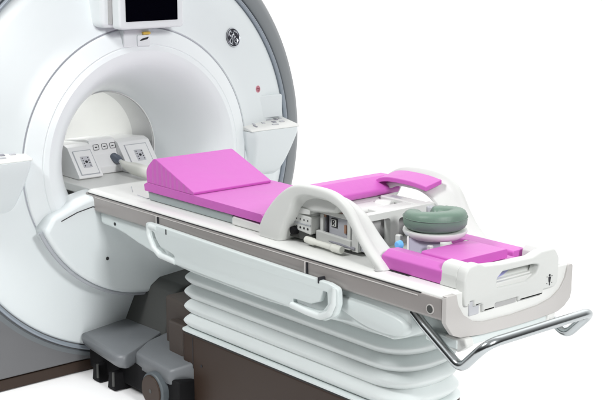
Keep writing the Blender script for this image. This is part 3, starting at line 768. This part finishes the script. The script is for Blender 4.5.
# pink coil cushions
GP = 'pink pads lying on the coil'
slab('arm_pad', fillet([(-.945, 1.122), (-.83, 1.098), (-.815, 1.125), (-.885, 1.168), (-.94, 1.168)], .014, 4), 'y', -.225, .262, M['pink'],
     'long narrow pink pad lying across between the two arched hoops', 'cushion', .01, GP)
lo_ = spline([(-.885, 1.150), (-.850, 1.168), (-.80, 1.177), (-.73, 1.179), (-.66, 1.177), (-.590, 1.169)], 4)
bm = BM(); prism(bm, lo_+[(x, z+.019) for x, z in lo_[::-1]], 'y', .165, .255)
for v in bm.verts: v.co.z += (v.co.y-.255)*.20 + .0015; v.co.x += .006
tag(obj('arm_pad', bm, M['pink'], None, bevel=.007, seg=4), 'pink pad resting on top of the far arched hoop', 'cushion', GP)
slab('foot_pad', fillet([(-.254, .9585), (-.17, .9585), (-.168, 1.021), (-.222, 1.024), (-.256, 1.006)], [.004, .006, .008, .010, .010], 4), 'x', -.395, -.098, M['pink'],
     'pink pad along the near edge of the table in front of the face rest', 'cushion', .01, GP)
slab('foot_pad', fillet([(.247, .9735), (.15, .9735), (.15, 1.005), (.22, 1.005), (.247, .995)], [.004, .01, .01, .015, .015], 4), 'x', -.43, -.122, M['pink'],
     'pink pad along the far edge of the table behind the face rest', 'cushion', .01, GP)
slab('foot_pad', fillet([(-.150, .9735), (.128, .9735), (.128, .994), (-.150, .994)], .006, 3), 'x', -.27, -.050, M['pink'],
     'flat lower pink pad against the handle end, underneath the loose square pad', 'cushion', .006, GP)
o = slab('foot_pad', fillet([(-.180, .997), (.082, .997), (.082, 1.032), (-.180, 1.032)], .010, 3), 'x', -.270, -.090, M['pink'],
     'loose square pink pad on top of the pads beside the handle end', 'cushion', .010, GP)

# ------------------------------------------------------------------ light
# studio: a big bright backdrop behind the scanner, a dimmer room on the camera's side, soft light overhead
w = bpy.data.worlds.new('World'); S.world = w; w.use_nodes = True
nt = w.node_tree; bg = nt.nodes['Background']
def node(t, **k):
    n = nt.nodes.new(t)
    for a, v in k.items(): setattr(n, a, v)
    return n
def ramp(src, f0, f1, t0, t1):
    n = node('ShaderNodeMapRange', interpolation_type='SMOOTHSTEP')
    for a, v in (('From Min', f0), ('From Max', f1), ('To Min', t0), ('To Max', t1)): n.inputs[a].default_value = v
    nt.links.new(src, n.inputs['Value']); return n.outputs['Result']
def math_(op, a, b):
    n = node('ShaderNodeMath', operation=op)
    for i, v in enumerate((a, b)):
        if isinstance(v, (int, float)): n.inputs[i].default_value = v
        else: nt.links.new(v, n.inputs[i])
    return n.outputs[0]
tc = node('ShaderNodeTexCoord')
dt = node('ShaderNodeVectorMath', operation='DOT_PRODUCT'); nt.links.new(tc.outputs['Generated'], dt.inputs[0]); dt.inputs[1].default_value = (-.70, .71, 0)
sp = node('ShaderNodeSeparateXYZ'); nt.links.new(tc.outputs['Generated'], sp.inputs[0])
back = ramp(dt.outputs['Value'], .05, .55, 0, BACK)
front = math_('MULTIPLY', ramp(dt.outputs['Value'], -.1, .55, 1, 0), ramp(sp.outputs['Z'], .0, .6, FLOW, FHIGH))
right = math_('MULTIPLY', ramp(sp.outputs['X'], .1, .8, 0, RIGHT), ramp(sp.outputs['Z'], -.05, .45, .1, 1))
top = ramp(sp.outputs['Z'], .35, .95, 0, TOP)
nt.links.new(math_('ADD', math_('ADD', back, front), math_('ADD', top, right)), bg.inputs['Strength'])
bg.inputs['Color'].default_value = (1, 1, 1, 1)

def area(name, loc, target, sx, sy, power, col=(1, 1, 1)):
    l = bpy.data.lights.new(name, 'AREA'); l.shape = 'RECTANGLE'; l.size = sx; l.size_y = sy; l.energy = power; l.color = col
    o = bpy.data.objects.new(name, l); C.objects.link(o); o.location = loc
    o.rotation_euler = (Vector(target)-Vector(loc)).to_track_quat('-Z', 'Y').to_euler(); return o
area('backdrop_fill', (-6, 7.5, 6), (-6, 7.5, 0), 13, 10, 300)  # added fill above the far floor to keep it white
area('front_softbox', (5.6, -1.2, 4.4), (-1.6, 0, .9), 1.4, 1.4, FRONT)
area('side_softbox', (-1.9, -4.2, 5.6), (-1.2, -.3, .8), 1.2, 1.2, 225)
sl_ = bpy.data.lights.new('floor_fill_spot', 'SPOT'); sl_.energy = 30; sl_.spot_size = R(62); sl_.spot_blend = .6; sl_.shadow_soft_size = .15  # added spot out of frame, whitens the floor beside the gantry
so_ = bpy.data.objects.new('floor_fill_spot', sl_); C.objects.link(so_); so_.location = (-2.0, -1.75, 1.5)
so_.rotation_euler = (Vector((-2.05, -.95, 0))-so_.location).to_track_quat('-Z', 'Y').to_euler()
area('bore_lamp', (-3.12, -.03, 1.33), (-3.12, 0, .9), .5, .12, .95, (1, .99, .975))
area('bore_lamp', (-3.6, 0, 1.33), (-3.6, 0, .9), .5, .12, .95, (1, .99, .975))

# ------------------------------------------------------------------ camera
cam = bpy.data.cameras.new('camera'); co = bpy.data.objects.new('camera', cam); C.objects.link(co)
cam.sensor_width = 36; cam.lens = 1240.85/602*36; cam.clip_end = 300; cam.clip_start = .05
rot = Matrix(((.64607, -.15941, .74644), (.76327, .13494, -.63183), (0, .97795, .20885)))
co.matrix_world = Matrix.Translation((2.74035, -3.2916, 2.13826)) @ rot.to_4x4()
S.camera = co
S.view_settings.view_transform = 'Standard'; S.view_settings.look = 'None'
S.view_settings.exposure = 0; S.view_settings.gamma = 1
S.render.engine = 'CYCLES'
